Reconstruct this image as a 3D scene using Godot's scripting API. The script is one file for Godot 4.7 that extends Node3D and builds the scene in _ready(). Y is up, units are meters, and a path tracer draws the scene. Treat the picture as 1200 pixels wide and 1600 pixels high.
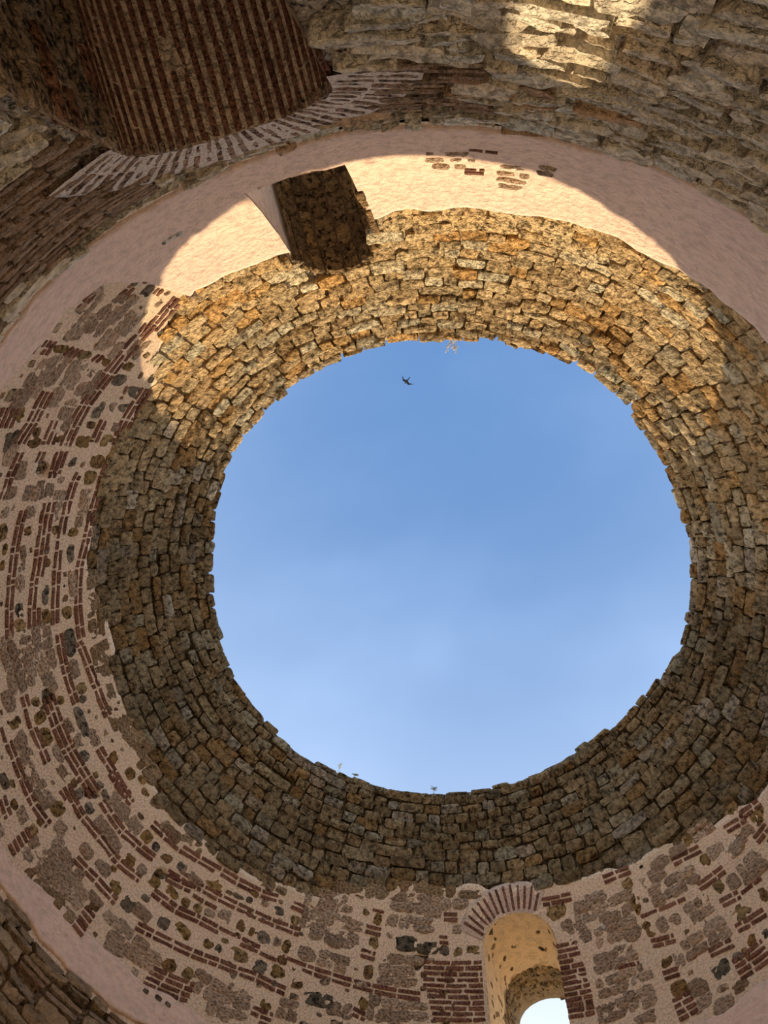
extends Node3D
# A roofless round vestibule seen from below: rubble drum, plaster band, brick-and-stone haunch and a broken dome open to the sky.
const R := 5.8            # inner radius of the drum and of the dome
const SPR := 9.231        # height of the springing of the dome above the floor
const EYE := Vector3(0.51, 1.6, 3.912)
const FOCAL := 1202.0     # pixels, for the 1200 x 1600 frame
const AXIS := 15.0        # heading of the line door - far window, degrees
const OCHRE := 0
const GREY := 1
const MAUVE := 2
const BROWN := 3
const WHITE := 4
const DUST := 0.03

var rng := RandomNumberGenerator.new()
var fn := FastNoiseLite.new()
var cam_basis: Basis
var m_stone: StandardMaterial3D
var m_rubble: StandardMaterial3D
var m_slab: StandardMaterial3D
var m_core: StandardMaterial3D
var m_mortar: StandardMaterial3D
var m_plaster: StandardMaterial3D
var m_brick: StandardMaterial3D
var m_floor: StandardMaterial3D
var sd := Vector3(cos(deg_to_rad(AXIS)), 0, sin(deg_to_rad(AXIS)))    # to the right, facing the far window
var ax := Vector3(sin(deg_to_rad(AXIS)), 0, -cos(deg_to_rad(AXIS)))   # towards the far window
const TONES := [
	[Color(0.36, 0.22, 0.085), Color(0.42, 0.27, 0.12), Color(0.30, 0.17, 0.07)],
	[Color(0.26, 0.20, 0.14), Color(0.20, 0.16, 0.11), Color(0.33, 0.26, 0.19)],
	[Color(0.54, 0.37, 0.245), Color(0.46, 0.31, 0.205), Color(0.60, 0.42, 0.285)],
	[Color(0.38, 0.25, 0.14), Color(0.32, 0.20, 0.11), Color(0.42, 0.29, 0.17)],
	[Color(0.84, 0.76, 0.66), Color(0.80, 0.72, 0.62), Color(0.84, 0.76, 0.66)],
]
const PUTLOGS := [Vector2(-101.4, 1.96), Vector2(-118.1, 1.92), Vector2(-134.9, 1.93), Vector2(-66.4, 1.84), Vector2(-179.7, 2.3), Vector2(-172.1, 3.28)]   # old scaffold holes
# brick courses of the haunch: rows of brick, then azimuth (degrees) and height along the dome (m) of the points they run through
const BRICK_RUNS := [
	[2, [Vector2(-39.6, 0.90), Vector2(-42.7, 0.91)]],
	[2, [Vector2(-35.7, 1.34), Vector2(-39.0, 1.38)]],
	[3, [Vector2(-41.4, 2.19), Vector2(-50.5, 2.17), Vector2(-56.1, 2.10), Vector2(-62.9, 2.08)]],
	[3, [Vector2(-50.9, 2.92), Vector2(-57.2, 2.90), Vector2(-62.4, 2.94)]],
	[3, [Vector2(-47.9, 1.42), Vector2(-49.6, 1.33)]],
	[4, [Vector2(-47.5, 0.85), Vector2(-49.9, 0.85)]],
	[2, [Vector2(-48.0, 1.85), Vector2(-49.5, 1.79)]],
	[3, [Vector2(-54.7, 1.38), Vector2(-59.4, 1.37), Vector2(-62.7, 1.30)]],
	[5, [Vector2(-57.2, 0.87), Vector2(-60.3, 0.89)]],
	[3, [Vector2(-58.8, 1.77), Vector2(-62.8, 1.79)]],
	[2, [Vector2(-57.8, 2.53), Vector2(-62.0, 2.54)]],
	[1, [Vector2(-51.5, 2.58), Vector2(-54.2, 2.61)]],
	[3, [Vector2(-35.8, 2.16), Vector2(-42.0, 2.26)]],
	[2, [Vector2(-35.9, 1.78), Vector2(-37.3, 1.80)]],
	[2, [Vector2(-63.8, 2.56), Vector2(-68.5, 2.45), Vector2(-74.1, 2.42), Vector2(-79.7, 2.40), Vector2(-85.4, 2.37), Vector2(-91.7, 2.31)]],
	[2, [Vector2(-63.7, 2.92), Vector2(-70.0, 2.90), Vector2(-78.4, 2.85), Vector2(-83.4, 2.76), Vector2(-89.6, 2.72), Vector2(-95.6, 2.70)]],
	[3, [Vector2(-71.6, 2.12), Vector2(-80.1, 2.11), Vector2(-84.5, 2.04), Vector2(-90.8, 1.96)]],
	[2, [Vector2(-72.3, 1.72), Vector2(-78.7, 1.66), Vector2(-83.3, 1.62), Vector2(-90.9, 1.55)]],
	[2, [Vector2(-63.6, 2.03), Vector2(-68.0, 2.05)]],
	[2, [Vector2(-63.6, 1.39), Vector2(-67.4, 1.35), Vector2(-70.4, 1.30)]],
	[2, [Vector2(-63.5, 2.11), Vector2(-67.4, 2.11)]],
	[2, [Vector2(-63.6, 1.75), Vector2(-65.5, 1.73)]],
	[2, [Vector2(-93.2, 2.35), Vector2(-100.0, 2.33), Vector2(-105.2, 2.33)]],
	[2, [Vector2(-95.7, 2.62), Vector2(-96.8, 2.67), Vector2(-100.4, 2.71), Vector2(-104.7, 2.73), Vector2(-110.1, 2.73)]],
	[3, [Vector2(-101.6, 1.95), Vector2(-106.4, 1.94), Vector2(-111.0, 1.94), Vector2(-116.0, 1.96), Vector2(-119.0, 1.96)]],
	[2, [Vector2(-99.5, 1.59), Vector2(-104.6, 1.57), Vector2(-110.4, 1.56)]],
	[2, [Vector2(-101.7, 1.14), Vector2(-106.7, 1.13), Vector2(-112.2, 1.10), Vector2(-113.6, 1.08), Vector2(-117.4, 1.12)]],
	[2, [Vector2(-113.4, 2.37), Vector2(-118.4, 2.38), Vector2(-123.1, 2.36)]],
	[3, [Vector2(-114.6, 1.61), Vector2(-116.5, 1.61)]],
	[2, [Vector2(-109.7, 0.72), Vector2(-112.6, 0.67)]],
	[2, [Vector2(-115.2, 1.64), Vector2(-120.1, 1.61), Vector2(-123.9, 1.63), Vector2(-128.7, 1.61), Vector2(-133.1, 1.66)]],
	[2, [Vector2(-120.2, 1.98), Vector2(-126.2, 1.95), Vector2(-132.9, 2.03)]],
	[2, [Vector2(-117.7, 2.34), Vector2(-124.3, 2.33)]],
	[2, [Vector2(-126.0, 2.77), Vector2(-129.8, 2.71)]],
	[2, [Vector2(-128.8, 2.38), Vector2(-135.3, 2.42), Vector2(-143.2, 2.53), Vector2(-151.0, 2.58), Vector2(-154.2, 2.62)]],
	[2, [Vector2(-123.3, 1.16), Vector2(-127.8, 1.19), Vector2(-132.1, 1.18)]],
	[5, [Vector2(-115.1, 0.65), Vector2(-117.0, 0.63)]],
	[5, [Vector2(-128.7, 0.66), Vector2(-130.9, 0.64)]],
	[2, [Vector2(-136.2, 1.13), Vector2(-139.1, 1.19), Vector2(-145.3, 1.30)]],
	[4, [Vector2(-141.0, 0.69), Vector2(-147.8, 0.82)]],
	[2, [Vector2(-135.5, 1.66), Vector2(-140.1, 1.68), Vector2(-144.1, 1.76), Vector2(-151.1, 1.81), Vector2(-158.6, 1.84), Vector2(-163.4, 1.84), Vector2(-169.6, 1.83), Vector2(-176.6, 1.81), Vector2(179.7, 1.80)]],
	[2, [Vector2(-136.1, 1.95), Vector2(-140.7, 2.05)]],
	[2, [Vector2(-135.6, 2.09), Vector2(-142.1, 2.16), Vector2(-148.3, 2.23), Vector2(-159.7, 2.30)]],
	[1, [Vector2(-141.1, 1.99), Vector2(-145.7, 2.04)]],
	[2, [Vector2(-145.3, 1.30), Vector2(-149.5, 1.38), Vector2(-155.4, 1.45), Vector2(-160.3, 1.43)]],
	[2, [Vector2(-156.6, 2.64), Vector2(-159.2, 2.64)]],
	[3, [Vector2(-156.2, 0.97), Vector2(-159.6, 0.98)]],
	[2, [Vector2(-170.6, 2.99), Vector2(-173.0, 2.98)]],
	[2, [Vector2(-170.0, 2.65), Vector2(-173.0, 2.64)]],
	[2, [Vector2(-169.9, 2.29), Vector2(-172.6, 2.27)]],
	[2, [Vector2(176.6, 2.97), Vector2(170.5, 2.96)]],
	[2, [Vector2(177.3, 2.63), Vector2(169.9, 2.61)]],
	[2, [Vector2(-170.3, 1.45), Vector2(-172.5, 1.40)]],
	[2, [Vector2(158.7, 3.03), Vector2(153.2, 2.99)]],
	[2, [Vector2(147.1, 3.04), Vector2(141.8, 3.00)]],
	[2, [Vector2(135.0, 2.76), Vector2(129.6, 2.67)]],
	[2, [Vector2(133.5, 2.26), Vector2(128.3, 2.24)]],
	[2, [Vector2(131.8, 1.90), Vector2(128.5, 1.84)]],
	[2, [Vector2(121.2, 2.59), Vector2(117.3, 2.51)]],
	[2, [Vector2(124.7, 2.62), Vector2(120.7, 2.53)]],
	[1, [Vector2(143.7, 2.34), Vector2(135.8, 2.24)]],
	[2, [Vector2(143.7, 1.94), Vector2(140.0, 1.86)]],
	[2, [Vector2(143.9, 1.48), Vector2(141.4, 1.45)]],
	[4, [Vector2(144.0, 1.01), Vector2(140.9, 1.02)]],
	[2, [Vector2(131.7, 1.51), Vector2(126.8, 1.44)]],
	[4, [Vector2(134.4, 1.07), Vector2(129.2, 1.06)]],
	[2, [Vector2(136.7, 1.45), Vector2(132.9, 1.40)]],
	[2, [Vector2(122.0, 2.21), Vector2(118.9, 2.22)]],
	[1, [Vector2(128.4, 1.83), Vector2(124.5, 1.81)]],
	[1, [Vector2(149.7, 1.83), Vector2(146.2, 1.78)]],
	[1, [Vector2(4.4, 0.65), Vector2(7.5, 0.67)]],
	[2, [Vector2(4.0, 1.22), Vector2(6.4, 1.21)]],
]
# stones of the haunch: kind, azimuth, height along the dome, length, height (m)
const HAUNCH_STONES := [
	[OCHRE, -48.6, 1.14, 0.13, 0.25], [OCHRE, -48.8, 1.58, 0.15, 0.23], [OCHRE, -49.0, 1.99, 0.15, 0.20], [OCHRE, -48.7, 2.38, 0.16, 0.22], [OCHRE, -61.9, 2.36, 0.20, 0.22], [OCHRE, -59.2, 2.34, 0.13, 0.18],
	[OCHRE, -61.2, 2.75, 0.23, 0.20], [OCHRE, -58.5, 1.10, 0.25, 0.21], [OCHRE, -60.8, 1.52, 0.15, 0.16], [OCHRE, -61.6, 1.93, 0.14, 0.13], [OCHRE, -62.2, 1.56, 0.19, 0.23], [OCHRE, -65.2, 2.73, 0.21, 0.22],
	[OCHRE, -67.9, 2.69, 0.21, 0.22], [OCHRE, -77.1, 2.62, 0.16, 0.19], [OCHRE, -76.4, 2.29, 0.15, 0.15], [OCHRE, -81.5, 2.22, 0.13, 0.10], [OCHRE, -89.8, 2.18, 0.23, 0.14], [OCHRE, -90.4, 2.53, 0.20, 0.14],
	[OCHRE, -75.8, 1.84, 0.13, 0.12], [OCHRE, -89.6, 1.74, 0.20, 0.20], [OCHRE, -75.3, 1.43, 0.25, 0.16], [OCHRE, -77.8, 1.50, 0.16, 0.08], [OCHRE, -80.0, 1.48, 0.14, 0.08], [OCHRE, -103.3, 2.49, 0.18, 0.17],
	[OCHRE, -101.5, 1.74, 0.17, 0.16], [OCHRE, -103.3, 2.12, 0.14, 0.13], [OCHRE, -102.4, 1.32, 0.20, 0.21], [OCHRE, -103.9, 1.72, 0.17, 0.19], [OCHRE, -106.8, 1.71, 0.26, 0.16], [OCHRE, -116.4, 2.14, 0.14, 0.12],
	[OCHRE, -115.1, 1.77, 0.16, 0.14], [OCHRE, -116.4, 2.50, 0.17, 0.16], [OCHRE, -109.4, 0.95, 0.14, 0.08], [OCHRE, -111.8, 0.83, 0.16, 0.12], [OCHRE, -116.2, 0.87, 0.17, 0.16], [OCHRE, -116.1, 1.03, 0.13, 0.07],
	[OCHRE, -116.4, 1.36, 0.23, 0.21], [OCHRE, -129.8, 2.18, 0.20, 0.17], [OCHRE, -134.2, 2.16, 0.22, 0.17], [OCHRE, -129.9, 1.76, 0.19, 0.17], [OCHRE, -135.1, 1.79, 0.19, 0.16], [OCHRE, -138.3, 1.83, 0.24, 0.16],
	[OCHRE, -140.8, 1.84, 0.15, 0.14], [OCHRE, -130.6, 1.33, 0.22, 0.19], [OCHRE, -128.8, 1.49, 0.11, 0.09], [OCHRE, -129.9, 0.90, 0.16, 0.15], [OCHRE, -143.2, 0.99, 0.29, 0.18], [OCHRE, -146.1, 1.02, 0.16, 0.18],
	[OCHRE, -143.4, 2.30, 0.28, 0.17], [OCHRE, -146.2, 2.33, 0.12, 0.08], [OCHRE, -158.1, 2.43, 0.18, 0.14], [OCHRE, -142.9, 1.87, 0.15, 0.13], [OCHRE, -150.3, 2.01, 0.14, 0.17], [OCHRE, -152.2, 2.01, 0.09, 0.13],
	[OCHRE, -158.2, 2.04, 0.13, 0.19], [OCHRE, -142.6, 1.48, 0.30, 0.18], [OCHRE, -146.9, 1.53, 0.17, 0.14], [OCHRE, -149.0, 1.70, 0.13, 0.07], [OCHRE, -151.8, 1.62, 0.30, 0.18], [OCHRE, -158.3, 1.64, 0.24, 0.20],
	[OCHRE, -161.3, 1.58, 0.19, 0.16], [OCHRE, -158.1, 1.14, 0.19, 0.17], [OCHRE, -171.9, 2.82, 0.16, 0.17], [OCHRE, -171.9, 2.46, 0.16, 0.19], [OCHRE, -171.7, 2.04, 0.15, 0.22], [OCHRE, -171.7, 1.58, 0.17, 0.20],
	[OCHRE, 173.9, 2.45, 0.16, 0.16], [OCHRE, 171.7, 2.46, 0.23, 0.16], [OCHRE, 156.5, 2.83, 0.34, 0.20], [OCHRE, 143.4, 2.84, 0.18, 0.16], [OCHRE, 143.4, 2.53, 0.16, 0.29], [OCHRE, 143.1, 2.13, 0.16, 0.24],
	[OCHRE, 130.2, 2.49, 0.17, 0.16], [OCHRE, 130.6, 2.88, 0.16, 0.16], [OCHRE, 121.7, 2.79, 0.27, 0.22], [OCHRE, 119.0, 2.40, 0.26, 0.23], [OCHRE, 130.5, 2.10, 0.17, 0.19], [OCHRE, 129.6, 1.64, 0.30, 0.23],
	[OCHRE, 126.1, 1.63, 0.23, 0.18], [OCHRE, 130.5, 1.27, 0.15, 0.15], [OCHRE, 132.1, 1.20, 0.10, 0.13], [OCHRE, 142.7, 1.64, 0.21, 0.14], [OCHRE, 142.3, 1.24, 0.23, 0.21], [GREY, -50.9, 2.40, 0.22, 0.20],
	[GREY, -52.3, 2.73, 0.17, 0.25], [GREY, -56.5, 2.36, 0.27, 0.20], [GREY, -55.3, 2.73, 0.17, 0.18], [GREY, -62.1, 1.14, 0.32, 0.27], [GREY, -65.4, 2.33, 0.15, 0.14], [GREY, -80.8, 2.61, 0.29, 0.13],
	[GREY, -79.4, 2.21, 0.13, 0.09], [GREY, -86.3, 2.19, 0.29, 0.12], [GREY, -87.5, 1.75, 0.22, 0.14], [GREY, -95.4, 2.49, 0.43, 0.20], [GREY, -105.1, 2.46, 0.14, 0.12], [GREY, -108.1, 2.30, 0.51, 0.16],
	[GREY, -112.9, 2.12, 0.19, 0.14], [GREY, -117.1, 1.77, 0.15, 0.15], [GREY, -118.3, 2.08, 0.14, 0.14], [GREY, -120.1, 2.08, 0.18, 0.14], [GREY, -108.3, 0.86, 0.21, 0.13], [GREY, -119.8, 1.77, 0.19, 0.15],
	[GREY, -131.9, 2.17, 0.15, 0.13], [GREY, -137.3, 2.21, 0.16, 0.14], [GREY, -133.6, 1.28, 0.22, 0.20], [GREY, -139.6, 1.40, 0.19, 0.18], [GREY, -141.9, 0.47, 0.14, 0.10], [GREY, -143.9, 0.49, 0.17, 0.12],
	[GREY, -145.5, 0.50, 0.14, 0.10], [GREY, -147.8, 2.36, 0.20, 0.08], [GREY, -149.8, 2.40, 0.11, 0.10], [GREY, -155.1, 2.47, 0.20, 0.12], [GREY, -154.3, 2.02, 0.23, 0.19], [GREY, -148.6, 1.56, 0.11, 0.13],
	[GREY, -155.3, 1.61, 0.22, 0.18], [GREY, -165.4, 1.48, 0.46, 0.21], [GREY, -177.3, 2.53, 0.37, 0.21], [GREY, 179.1, 2.49, 0.39, 0.19], [GREY, 176.5, 2.47, 0.23, 0.16], [GREY, 169.9, 2.77, 0.15, 0.17],
	[GREY, 159.1, 2.82, 0.22, 0.19], [GREY, 158.6, 2.59, 0.23, 0.20], [GREY, 136.1, 1.19, 0.27, 0.24], [GREY, 133.3, 1.21, 0.15, 0.13], [GREY, 128.3, 1.22, 0.14, 0.16], [GREY, -36.7, 1.33, 0.16, 0.15],
	[GREY, -37.2, 1.64, 0.21, 0.17], [MAUVE, -43.3, 1.42, 0.48, 0.30], [MAUVE, -40.9, 1.48, 0.48, 0.31], [MAUVE, -41.9, 1.84, 0.50, 0.24], [MAUVE, -41.2, 1.01, 0.38, 0.24], [MAUVE, -45.0, 1.17, 0.47, 0.23],
	[MAUVE, -45.6, 1.76, 0.42, 0.23], [MAUVE, -45.5, 2.31, 0.35, 0.21], [MAUVE, -51.4, 1.25, 0.49, 0.33], [MAUVE, -53.4, 1.12, 0.56, 0.26], [MAUVE, -51.8, 1.62, 0.42, 0.25], [MAUVE, -54.9, 1.00, 0.48, 0.19],
	[MAUVE, -52.8, 1.97, 0.49, 0.27], [MAUVE, -46.9, 2.00, 0.29, 0.18], [MAUVE, -55.6, 1.57, 0.30, 0.22], [MAUVE, -57.2, 1.85, 0.35, 0.20], [MAUVE, -59.5, 1.95, 0.23, 0.17], [MAUVE, -58.8, 2.77, 0.15, 0.16],
	[MAUVE, -64.0, 1.23, 0.34, 0.23], [MAUVE, -66.5, 1.51, 0.26, 0.19], [MAUVE, -69.6, 1.42, 0.21, 0.23], [MAUVE, -70.0, 1.79, 0.20, 0.25], [MAUVE, -72.3, 1.41, 0.19, 0.14], [MAUVE, -72.9, 1.84, 0.22, 0.19],
	[MAUVE, -72.4, 2.27, 0.38, 0.15], [MAUVE, -69.7, 1.99, 0.27, 0.25], [MAUVE, -72.2, 2.71, 0.39, 0.15], [MAUVE, -75.4, 2.67, 0.19, 0.15], [MAUVE, -79.5, 1.80, 0.33, 0.11], [MAUVE, -82.8, 1.78, 0.37, 0.12],
	[MAUVE, -86.2, 2.65, 0.40, 0.12], [MAUVE, -94.8, 1.97, 0.67, 0.44], [MAUVE, -96.1, 1.61, 0.56, 0.39], [MAUVE, -91.5, 1.92, 0.25, 0.40], [MAUVE, -92.3, 1.50, 0.46, 0.23], [MAUVE, -100.2, 2.07, 0.27, 0.18],
	[MAUVE, -98.0, 2.00, 0.38, 0.20], [MAUVE, -99.8, 2.47, 0.30, 0.15], [MAUVE, -99.2, 1.34, 0.33, 0.21], [MAUVE, -105.9, 1.32, 0.42, 0.19], [MAUVE, -109.6, 1.24, 0.45, 0.21], [MAUVE, -107.6, 2.09, 0.27, 0.13],
	[MAUVE, -110.4, 2.13, 0.23, 0.16], [MAUVE, -111.5, 2.37, 0.30, 0.18], [MAUVE, -110.4, 1.77, 0.32, 0.13], [MAUVE, -112.7, 1.71, 0.28, 0.17], [MAUVE, -113.7, 0.86, 0.23, 0.18], [MAUVE, -118.9, 1.24, 0.24, 0.22],
	[MAUVE, -113.6, 1.28, 0.37, 0.22], [MAUVE, -124.0, 1.77, 0.44, 0.17], [MAUVE, -126.4, 1.74, 0.29, 0.17], [MAUVE, -124.0, 2.15, 0.55, 0.19], [MAUVE, -126.3, 2.13, 0.35, 0.17], [MAUVE, -132.4, 1.77, 0.17, 0.15],
	[MAUVE, -127.4, 1.37, 0.28, 0.20], [MAUVE, -136.1, 1.32, 0.31, 0.20], [MAUVE, -124.0, 1.35, 0.24, 0.19], [MAUVE, -119.9, 0.72, 0.61, 0.30], [MAUVE, -122.7, 0.98, 0.63, 0.31], [MAUVE, -125.5, 0.85, 0.62, 0.30],
	[MAUVE, -124.0, 0.64, 0.52, 0.23], [MAUVE, -129.4, 1.00, 0.27, 0.13], [MAUVE, -133.1, 0.94, 0.29, 0.16], [MAUVE, -136.5, 0.89, 0.57, 0.32], [MAUVE, -139.6, 0.86, 0.50, 0.28], [MAUVE, -135.5, 0.70, 0.35, 0.19],
	[MAUVE, -139.6, 2.20, 0.35, 0.12], [MAUVE, -145.0, 1.92, 0.17, 0.11], [MAUVE, -147.4, 2.01, 0.23, 0.21], [MAUVE, -156.7, 2.06, 0.12, 0.15], [MAUVE, -149.8, 1.01, 0.54, 0.30], [MAUVE, -153.4, 0.93, 0.62, 0.26],
	[MAUVE, -154.0, 1.15, 0.36, 0.18], [MAUVE, -152.0, 0.79, 0.35, 0.19], [MAUVE, -161.3, 1.21, 0.31, 0.26], [MAUVE, -168.5, 1.42, 0.37, 0.18], [MAUVE, -161.7, 2.54, 0.50, 0.27], [MAUVE, -165.0, 2.78, 0.44, 0.23],
	[MAUVE, -164.0, 2.36, 0.55, 0.17], [MAUVE, -161.7, 2.05, 0.27, 0.20], [MAUVE, -165.9, 2.06, 0.48, 0.22], [MAUVE, -167.7, 2.41, 0.33, 0.23], [MAUVE, -167.7, 2.65, 0.34, 0.21], [MAUVE, -160.8, 2.79, 0.36, 0.17],
	[MAUVE, -163.2, 2.98, 0.41, 0.16], [MAUVE, -177.2, 3.15, 0.61, 0.27], [MAUVE, 179.0, 3.13, 0.41, 0.31], [MAUVE, -176.4, 2.85, 0.50, 0.19], [MAUVE, -179.8, 2.83, 0.40, 0.21], [MAUVE, -176.3, 2.05, 0.57, 0.27],
	[MAUVE, -178.1, 2.30, 0.43, 0.13], [MAUVE, 174.0, 2.79, 0.16, 0.14], [MAUVE, 171.9, 2.78, 0.18, 0.14], [MAUVE, 174.5, 3.17, 0.41, 0.17], [MAUVE, -174.9, 1.56, 0.42, 0.32], [MAUVE, -179.2, 1.59, 0.42, 0.26],
	[MAUVE, -176.0, 2.28, 0.29, 0.15], [MAUVE, 139.1, 2.73, 0.39, 0.20], [MAUVE, 137.0, 2.85, 0.33, 0.18], [MAUVE, 132.9, 2.85, 0.33, 0.16], [MAUVE, 138.1, 2.49, 0.53, 0.27], [MAUVE, 134.0, 2.45, 0.34, 0.25],
	[MAUVE, 127.9, 2.50, 0.26, 0.19], [MAUVE, 127.8, 2.86, 0.37, 0.22], [MAUVE, 122.4, 2.38, 0.30, 0.19], [MAUVE, 125.0, 2.34, 0.33, 0.19], [MAUVE, 124.8, 2.00, 0.42, 0.29], [MAUVE, 128.4, 2.03, 0.22, 0.19],
	[MAUVE, 134.9, 2.02, 0.38, 0.26], [MAUVE, 141.0, 2.10, 0.20, 0.19], [MAUVE, 138.9, 2.07, 0.20, 0.16], [MAUVE, 138.0, 1.64, 0.34, 0.27], [MAUVE, 134.2, 1.64, 0.37, 0.28], [MAUVE, 140.9, 1.58, 0.18, 0.22],
	[MAUVE, 139.9, 1.17, 0.27, 0.24], [MAUVE, 140.0, 0.93, 0.32, 0.19], [MAUVE, 147.0, 2.60, 0.64, 0.33], [MAUVE, 149.4, 2.30, 0.38, 0.27], [MAUVE, 145.8, 2.26, 0.28, 0.32], [MAUVE, 149.7, 1.96, 0.61, 0.23],
	[MAUVE, 147.8, 1.64, 0.50, 0.22], [MAUVE, 151.3, 1.63, 0.45, 0.24], [MAUVE, 147.9, 1.34, 0.44, 0.25], [MAUVE, 149.4, 2.85, 0.34, 0.17], [MAUVE, 151.8, 2.71, 0.33, 0.29], [MAUVE, 153.9, 2.44, 0.33, 0.25],
	[MAUVE, 155.5, 2.62, 0.18, 0.15], [MAUVE, 151.9, 1.30, 0.44, 0.22], [MAUVE, 147.9, 1.08, 0.34, 0.16], [MAUVE, 137.8, 0.80, 0.33, 0.16], [MAUVE, 2.4, 0.95, 0.50, 0.43], [MAUVE, 9.2, 1.25, 0.39, 0.53],
	[MAUVE, 12.6, 0.95, 0.22, 0.26], [BROWN, -94.1, 2.98, 0.47, 0.23], [BROWN, -100.5, 2.96, 0.57, 0.27], [BROWN, -110.7, 2.85, 0.41, 0.24], [BROWN, -114.5, 2.95, 0.47, 0.28], [BROWN, -106.1, 2.92, 0.31, 0.14],
	[BROWN, -126.4, 0.53, 0.48, 0.19], [BROWN, -121.5, 0.55, 0.43, 0.18], [BROWN, 134.5, 0.88, 0.25, 0.13], [BROWN, -165.7, 3.17, 0.47, 0.20], [BROWN, -170.4, 3.23, 0.52, 0.20], [BROWN, -177.6, 3.38, 0.46, 0.20],
	[BROWN, 176.9, 3.36, 0.41, 0.16], [BROWN, 171.4, 3.30, 0.37, 0.12], [BROWN, -119.4, 3.00, 0.48, 0.26], [BROWN, -122.4, 2.87, 0.45, 0.24], [BROWN, -127.7, 2.67, 0.30, 0.22], [BROWN, -132.2, 2.48, 0.40, 0.18],
	[BROWN, -136.4, 2.59, 0.36, 0.16], [BROWN, -86.0, 2.99, 0.30, 0.23], [BROWN, -90.1, 3.00, 0.30, 0.21], [WHITE, 149.6, 2.40, 0.27, 0.16], [WHITE, -29.1, 0.98, 0.36, 0.09],
]
# brick courses beside the far window
const JAMB_RUNS := [
	[Vector2(179.8, 2.30), Vector2(170.1, 2.30)],
	[Vector2(179.8, 2.22), Vector2(170.1, 2.22)],
	[Vector2(179.7, 2.14), Vector2(170.1, 2.13)],
	[Vector2(179.7, 2.05), Vector2(170.1, 2.05)],
	[Vector2(179.6, 1.97), Vector2(170.1, 1.97)],
	[Vector2(179.0, 1.90), Vector2(170.1, 1.89)],
	[Vector2(178.8, 1.82), Vector2(170.1, 1.81)],
	[Vector2(178.6, 1.74), Vector2(170.1, 1.73)],
	[Vector2(178.4, 1.66), Vector2(170.1, 1.65)],
	[Vector2(178.1, 1.58), Vector2(170.0, 1.58)],
	[Vector2(177.9, 1.50), Vector2(170.0, 1.50)],
	[Vector2(158.1, 2.36), Vector2(154.4, 2.34)],
	[Vector2(158.1, 2.28), Vector2(154.4, 2.26)],
	[Vector2(158.2, 2.21), Vector2(154.3, 2.18)],
	[Vector2(158.2, 2.13), Vector2(154.3, 2.11)],
	[Vector2(158.2, 2.05), Vector2(154.3, 2.03)],
	[Vector2(158.3, 1.98), Vector2(154.2, 1.95)],
	[Vector2(158.3, 1.90), Vector2(154.2, 1.88)],
	[Vector2(158.3, 1.83), Vector2(154.1, 1.80)],
	[Vector2(158.4, 1.75), Vector2(154.1, 1.73)],
	[Vector2(158.4, 1.68), Vector2(154.1, 1.65)],
	[Vector2(158.4, 1.60), Vector2(154.2, 1.58)],
	[Vector2(158.4, 1.53), Vector2(154.3, 1.51)],
	[Vector2(158.4, 1.46), Vector2(154.3, 1.44)],
	[Vector2(158.5, 1.38), Vector2(154.4, 1.36)],
]

func _ready():
	rng.seed = 11
	fn.seed = 5
	fn.noise_type = FastNoiseLite.TYPE_SIMPLEX
	fn.frequency = 1.0
	fn.fractal_octaves = 3
	# ---- camera
	var cam := Camera3D.new()
	cam.name = "camera"
	cam.fov = rad_to_deg(2.0 * atan(800.0 / FOCAL))
	var zen := Vector3(tan(0.1118), tan(-0.2251), 1.0).normalized()      # the zenith seen from the camera (x right, y down, z forward)
	var xr := (Vector3(1, 0, 0) - zen * zen.x).normalized()
	var yd := zen.cross(xr)
	# rows: camera axes in the room, where the room's x is xr, its y up is zen and its z is -yd
	var right := Vector3(xr.x, zen.x, -yd.x)
	var down := Vector3(xr.y, zen.y, -yd.y)
	var ahead := Vector3(xr.z, zen.z, -yd.z)
	cam_basis = Basis(right, -down, -ahead)
	cam.transform = Transform3D(cam_basis, EYE)
	cam.near = 0.05
	cam.far = 400.0
	add_child(cam)
	# ---- sky, sun, exposure
	var sky_m := ProceduralSkyMaterial.new()
	sky_m.sky_top_color = Color(0.132, 0.270, 0.55).linear_to_srgb()
	sky_m.sky_horizon_color = Color(2.1, 2.35, 2.6).linear_to_srgb()
	sky_m.sky_energy_multiplier = 1.0
	sky_m.sky_curve = 0.5
	sky_m.ground_bottom_color = Color(0.45, 0.38, 0.30).linear_to_srgb()
	sky_m.ground_horizon_color = Color(0.55, 0.48, 0.40).linear_to_srgb()
	sky_m.sun_angle_max = 60.0
	sky_m.sun_curve = 0.26
	sky_m.sky_cover = cirrus()
	sky_m.sky_cover_modulate = Color(1, 1, 1, 1)
	var env := Environment.new()
	env.background_mode = Environment.BG_SKY
	env.sky = Sky.new()
	env.sky.sky_material = sky_m
	env.tonemap_mode = Environment.TONE_MAPPER_LINEAR
	env.tonemap_exposure = 1.17
	env.sdfgi_enabled = true
	env.ssao_enabled = true
	env.ssil_enabled = true
	var we := WorldEnvironment.new()
	we.name = "world"
	we.environment = env
	add_child(we)
	var sun := DirectionalLight3D.new()
	sun.name = "sun"
	var towards := Vector3(0.172, 0.97, -2.585).normalized()
	sun.basis = Basis.looking_at(-towards, Vector3.UP)
	sun.light_color = Color(1.0, 0.89, 0.71)
	sun.light_energy = 1.62
	sun.light_angular_distance = 0.6
	sun.shadow_enabled = true
	add_child(sun)
	make_materials()
	build_floor()
	build_crown()
	build_haunch()
	build_plaster()
	build_drum()
	build_outside()
	build_far_window()
	build_near_window()
	build_door()
	build_small_things()

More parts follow.
